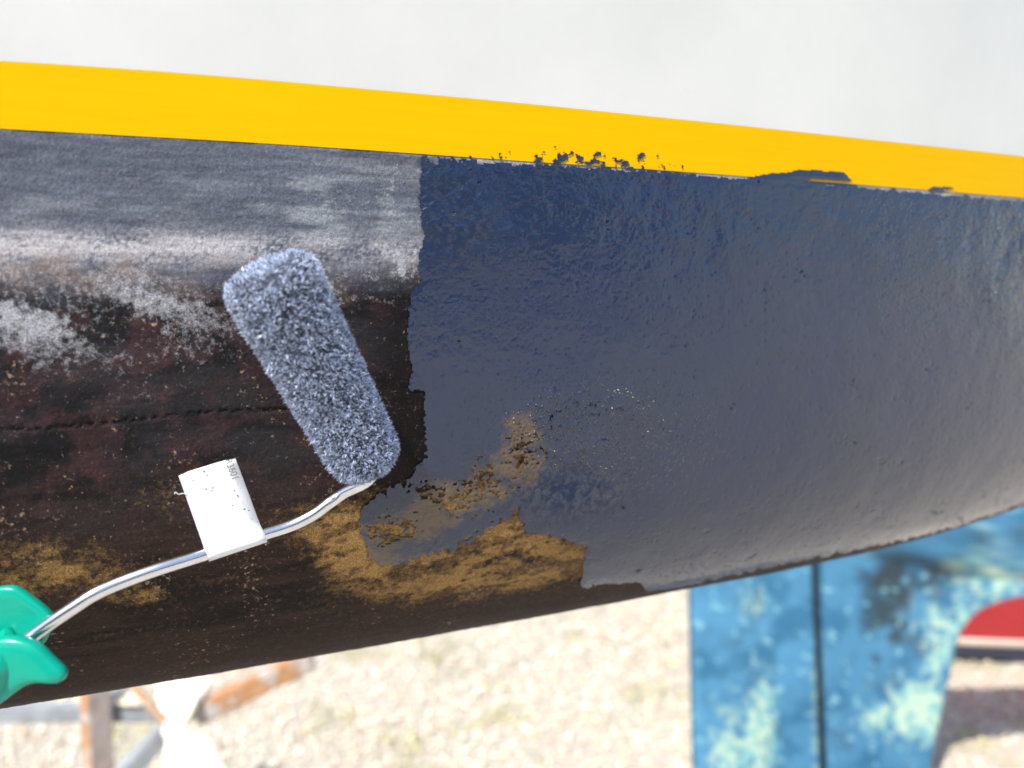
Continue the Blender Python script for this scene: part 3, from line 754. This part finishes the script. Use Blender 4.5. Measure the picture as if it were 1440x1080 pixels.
# canoe body above the skeg
def body(xv, zv):
    pass
xs_ = np.linspace(.72, 3.6, 60); rowsB = []
z_k = at(1440, 832, DB)[2]
for x in xs_:
    f_ = (x - .30) / 3.3
    zk = z_k + .16 * (1 - ss(.0, .30, np.array(f_))) - .05 * ss(.3, .7, np.array(f_))
    hb = .15 * math.sin(min(1, .06 + f_ * .85) * math.pi / 2) ** .8
    t = np.linspace(0, 1, 24); yy_ = hb * (1 - (1 - t) ** 2.2); zz_ = zk + (.93 - zk) * t ** 1.3
    sec_ = np.concatenate([np.stack([0 * t + x, DB - yy_, zz_], -1)[::-1], np.stack([0 * t + x, DB + yy_, zz_], -1)[1:]])
    rowsB.append(sec_)
Bb = np.array(rowsB); me = mesh_np('hull', Bb.reshape(-1, 3), grid_faces(Bb.shape[0], Bb.shape[1])); px_, py_ = proj(Bb.reshape(-1, 3))
vcol(me, 'paint', blue_colour(px_, py_)); link('hull', me, m_blue, blue)
bm = bmesh.new(); bm.faces.new([bm.verts.new(tuple(p)) for p in list(Bb[:, 0]) + list(Bb[::-1, -1])]); bm_obj('deck', bm, m_white, blue)
m_line = simple('pale_bare_edge', (.46, .52, .48), .7, .35, 60)

# ================================================================= RED DINGHY
m_red = simple('red_paint', (.52, .045, .05), .4, .08, 10); m_navy = simple('navy_paint', (.035, .05, .12), .45, .15, 12); m_cream = simple('cream_rub', (.74, .62, .52), .5, .1, 20)
ding = empty('red_dinghy', (2.5, 3.23, 0)); tag(ding, 'red dinghy with white stripe and navy bottom resting on the gravel', 'boat')
def dsec(z, infl=0.0, bx=1.02, L=3.0):
    t = np.linspace(0, 1, 34); flare = .10 * (z / .5)
    hb = (.36 + flare + infl) * np.sin(np.clip(t * 1.35 + .10, 0, 1) * math.pi / 2) ** .4
    near = np.stack([bx - flare * .6 - infl + t * L, 3.23 - hb, 0 * t + z], -1); farr = near.copy(); farr[:, 1] = 3.23 + hb
    return np.concatenate([near, farr[::-1]])
def dband(name, zs, m, infl=None):
    V = np.array([dsec(z, 0 if infl is None else infl[i]) for i, z in enumerate(zs)]); nr, nc = V.shape[:2]
    i = np.arange(nr * nc).reshape(nr, nc); j = np.roll(i, -1, 1)
    me = mesh_np(name, V.reshape(-1, 3), np.stack([i[:-1], j[:-1], j[1:], i[1:]], -1).reshape(-1, 4)); return link(name, me, m, ding)
dband('bottom', [-.006, .02, .045, .075], m_navy, [-.04, -.015, -.003, 0])
dband('waterline_stripe', [.0745, .077, .089, .103, .1065], m_cream, [0, .005, .006, .005, 0])
dband('topside', [.106, .2, .3, .42, .47], m_red)
dband('gunwale', [.462, .47, .485, .49, .49], m_cream, [.0, .012, .012, 0, -.04])
bm = bmesh.new(); bm.faces.new([bm.verts.new(tuple(p)) for p in dsec(.16, -.03)]); bm_obj('sole', bm, m_cream, ding)

# ================================================================= RUSTY STAND
k = NT('rusted_steel'); f = k.noise(14, 6, .7); f2 = k.noise(45, 5, .7)
cr = k.ramp(f, [(.34, (.62, .36, .18)), (.48, (.50, .25, .11)), (.56, (.55, .50, .45)), (.68, (.62, .60, .57))])
cr = k.mix(k.ramp(f2, [(.55, 0), (.7, .6)]), cr, (.22, .085, .04))
k.set(Base_Color=cr, Roughness=.75, Normal=k.bump(f2, .001)); m_rust = k.m
m_grey = simple('grey_painted_steel', (.34, .37, .40), .6, .25, 14, .0005, 80)
k = NT('pale_cream'); k.set(Base_Color=k.ramp(k.noise(22, 4), [(.35, (.88, .80, .58)), (.65, (.90, .87, .78))]), Roughness=.45); m_crumple = k.m
DS = 1.78
stand = empty('boat_stand', at(125, 1345, DS) * [1, 1, 0]); tag(stand, 'rusty steel boat stand with angled braces', 'boat stand')
def beam(name, p, q, w, h, m, parent, up=(0, 0, 1)):
    p, q = np.array(p, float), np.array(q, float); d_ = q - p; L_ = np.linalg.norm(d_); d_ /= L_
    a_ = np.cross(d_, up); 
    if np.linalg.norm(a_) < .1: a_ = np.cross(d_, (0, 1, 0))
    a_ /= np.linalg.norm(a_); b_ = np.cross(a_, d_)
    bm = bmesh.new(); vs = []
    for e in (p, q):
        vs.append([bm.verts.new(tuple(e + sx * w / 2 * a_ + sy * h / 2 * b_)) for sx, sy in ((-1, -1), (1, -1), (1, 1), (-1, 1))])
    for i in range(4): bm.faces.new((vs[0][i], vs[0][(i + 1) % 4], vs[1][(i + 1) % 4], vs[1][i]))
    bm.faces.new(vs[0][::-1]); bm.faces.new(vs[1])
    bmesh.ops.bevel(bm, geom=bm.edges[:], offset=min(w, h) * .12, segments=2, affect='EDGES')
    return bm_obj(name, bm, m, parent, False)
# angle-iron post: two flanges meeting at a ridge that points to the camera
g0 = at(122, 960, DS); zt = .74
xc = g0[0]
for sgn_, wl in ((-1, .040), (1, .040)):
    a_ = np.array([xc, DS, 0]); b_ = np.array([xc + sgn_ * wl * .9, DS + .028, 0])
    bm = bmesh.new(); th3 = np.array([0, .006, 0])
    base_ = [a_, b_, b_ + th3, a_ + th3]
    lo = [bm.verts.new((p[0], p[1], 0)) for p in base_]; hi = [bm.verts.new((p[0], p[1], zt)) for p in base_]
    for i in range(4): bm.faces.new((lo[i], lo[(i + 1) % 4], hi[(i + 1) % 4], hi[i]))
    bm.faces.new(lo[::-1]); bm.faces.new(hi); bm_obj('post_flange', bm, m_rust if sgn_ < 0 else simple('pale_rust', (.50, .42, .38), .7, .3, 25), stand)  # right flange lighter and greyer than the left
beam('foot_plate', (xc, DS + .02, .004), (xc + .0, DS + .22, .004), .16, .012, m_rust, stand)
beam('cross_beam', at(-160, 1004, DS + .07), at(292, 1001, DS + .07), .034, .038, m_grey, stand)
beam('brace', at(262, 1010, DS + .05), at(440, 925, DS + .12), .045, .05, m_rust, stand)
beam('brace', at(165, 1100, DS - .02), at(245, 1012, DS + .05), .045, .045, m_grey, stand)
beam('brace', at(165, 1100, DS - .02), at(165, 1100, DS - .02) * [1, 1, 0] + [0, 0, .002], .045, .045, m_grey, stand)
tube('tie_rod', [at(178, 955, DS + .05), at(205, 985, DS + .02), at(243, 1030, DS)], .009, m_rust, stand, 10, 3)
e_ = at(-160, 1004, DS + .07); beam('leg', e_, e_ * [1, 1, 0] + [0, 0, .002], .04, .04, m_rust, stand)
# pale crumpled shape made up for the blown-out glare at the brace
def crumple(name, outline, depth, th_, seed, label):
    zc = at(260, 1010, depth)[2]
    pts = [at(x, y, depth) for x, y in outline]; pts = [at(x, y, depth + (p[2] - zc) * .9) for (x, y), p in zip(outline, pts)]; cen = sum(pts) / len(pts)
    bm = bmesh.new(); rnd = np.random.default_rng(seed)
    Q = []
    for i in range(len(pts)):
        for t in (0, .34, .67): Q.append(pts[i] * (1 - t) + pts[(i + 1) % len(pts)] * t)
    rs = []
    for sh, lv in ((.82, .6), (1, .15), (.93, -.35), (.72, -.7), (.45, -.95), (.2, -1.0)):
        rs.append([bm.verts.new(tuple(cen + (q - cen) * sh * (1 + rnd.normal() * .03) + np.array([0, lv * th_ * .5 + rnd.normal() * th_ * .10, rnd.normal() * .003]))) for q in Q])
    for a_, b_ in zip(rs, rs[1:]):
        for j in range(len(Q)): bm.faces.new((a_[j], a_[(j + 1) % len(Q)], b_[(j + 1) % len(Q)], b_[j]))
    bm.faces.new(rs[0][::-1]); bm.faces.new(rs[-1])
    o = bm_obj(name, bm, m_crumple, None, False); tag(o, label, 'pale shape'); return o
crumple('pale_crumple', [(216, 948), (250, 935), (305, 930), (298, 960), (282, 985), (268, 1003), (276, 1018), (272, 1030), (300, 1052), (318, 1085), (312, 1140), (230, 1140), (226, 1090), (232, 1050), (230, 1022), (238, 1005), (222, 985)], DS + .005, .045, 5, 'crumpled pale shape made up for the glare on the rusty stand')
crumple('pale_crumple', [(146, 985), (160, 972), (190, 968), (205, 978), (200, 990), (172, 992)], DS + .02, .03, 8, 'small crumpled pale shape made up for the glare beside the rusty post')

# ================================================================= TIMBER CRIBS under the painted boat, left and right of what the photograph shows
m_wood = simple('weathered_timber', (.30, .22, .15), .8, .3, 8, .002, 60)
for s0, lab_ in ((-1.45, 'stack of timber blocks under the full end of the white boat'), (-.78, 'stack of timber blocks under the middle of the white boat')):
    pb = C0 + s0 * A_ + WC * M_
    top = float((surf(np.array([s0]), np.array([R(89.9)])) )[0, 2]) - .03
    crib = empty('timber_crib', (pb[0], pb[1], 0)); tag(crib, lab_, 'timber', 'timber cribs under the boat')
    nL_ = 8; hb_ = top / nL_
    for i in range(nL_):
        d_ = A_ if i % 2 else M_; e_ = M_ if i % 2 else A_
        for o_ in (-.11, .11):
            c_ = np.array([pb[0], pb[1], hb_ * (i + .5)]) + e_ * o_
            beam('block', c_ - d_ * .17, c_ + d_ * .17, .09, hb_ * .995, m_wood, crib)

# ================================================================= YACHT, unseen, added behind the camera to give the wet paint a dark blue reflection
m_yb = simple('added_yacht_deep_blue', (.012, .030, .11), .25, .1, 3); m_yr = simple('added_yacht_dull_blue', (.05, .06, .10), .7, .2, 6)
yacht = empty('added_yacht', (0.5, -10.5, 0)); tag(yacht, 'unseen deep blue yacht added as a reflection for the wet paint', 'boat')
def loft(name, zs, m):
    rows_ = []
    for z in zs:
        t = np.linspace(0, 1, 60); f_ = (z - 1.0) / 3.4
        hb = 1.5 * np.clip(f_, 0, 1) ** .35 * np.sin(np.clip(t * .92 + .08, 0, 1) * math.pi) ** .55
        x = -9.2 - .5 * f_ + t * (24.0 + 1.2 * f_)
        near = np.stack([x, -10.5 + hb, 0 * t + z], -1); far_ = np.stack([x, -10.5 - hb, 0 * t + z], -1); rows_.append(np.concatenate([near, far_[::-1]]))
    V = np.array(rows_); nr, nc = V.shape[:2]; i = np.arange(nr * nc).reshape(nr, nc); j = np.roll(i, -1, 1)
    return link(name, mesh_np(name, V.reshape(-1, 3), np.stack([i[:-1], j[:-1], j[1:], i[1:]], -1).reshape(-1, 4)), m, yacht), V
loft('bottom', np.linspace(1.002, 1.45, 8), m_yr); loft('boot_stripe', [1.45, 1.48, 1.5], m_white); _, Vt = loft('topside', np.linspace(1.5, 4.3, 12), m_yb)
bm = bmesh.new(); bm.faces.new([bm.verts.new(tuple(p)) for p in Vt[-1]]); bm_obj('deck', bm, m_white, yacht)
beam('added_yacht_keel', (-1.2, -10.5, .51), (2.0, -10.5, .51), .16, 1.02, m_yr, yacht)
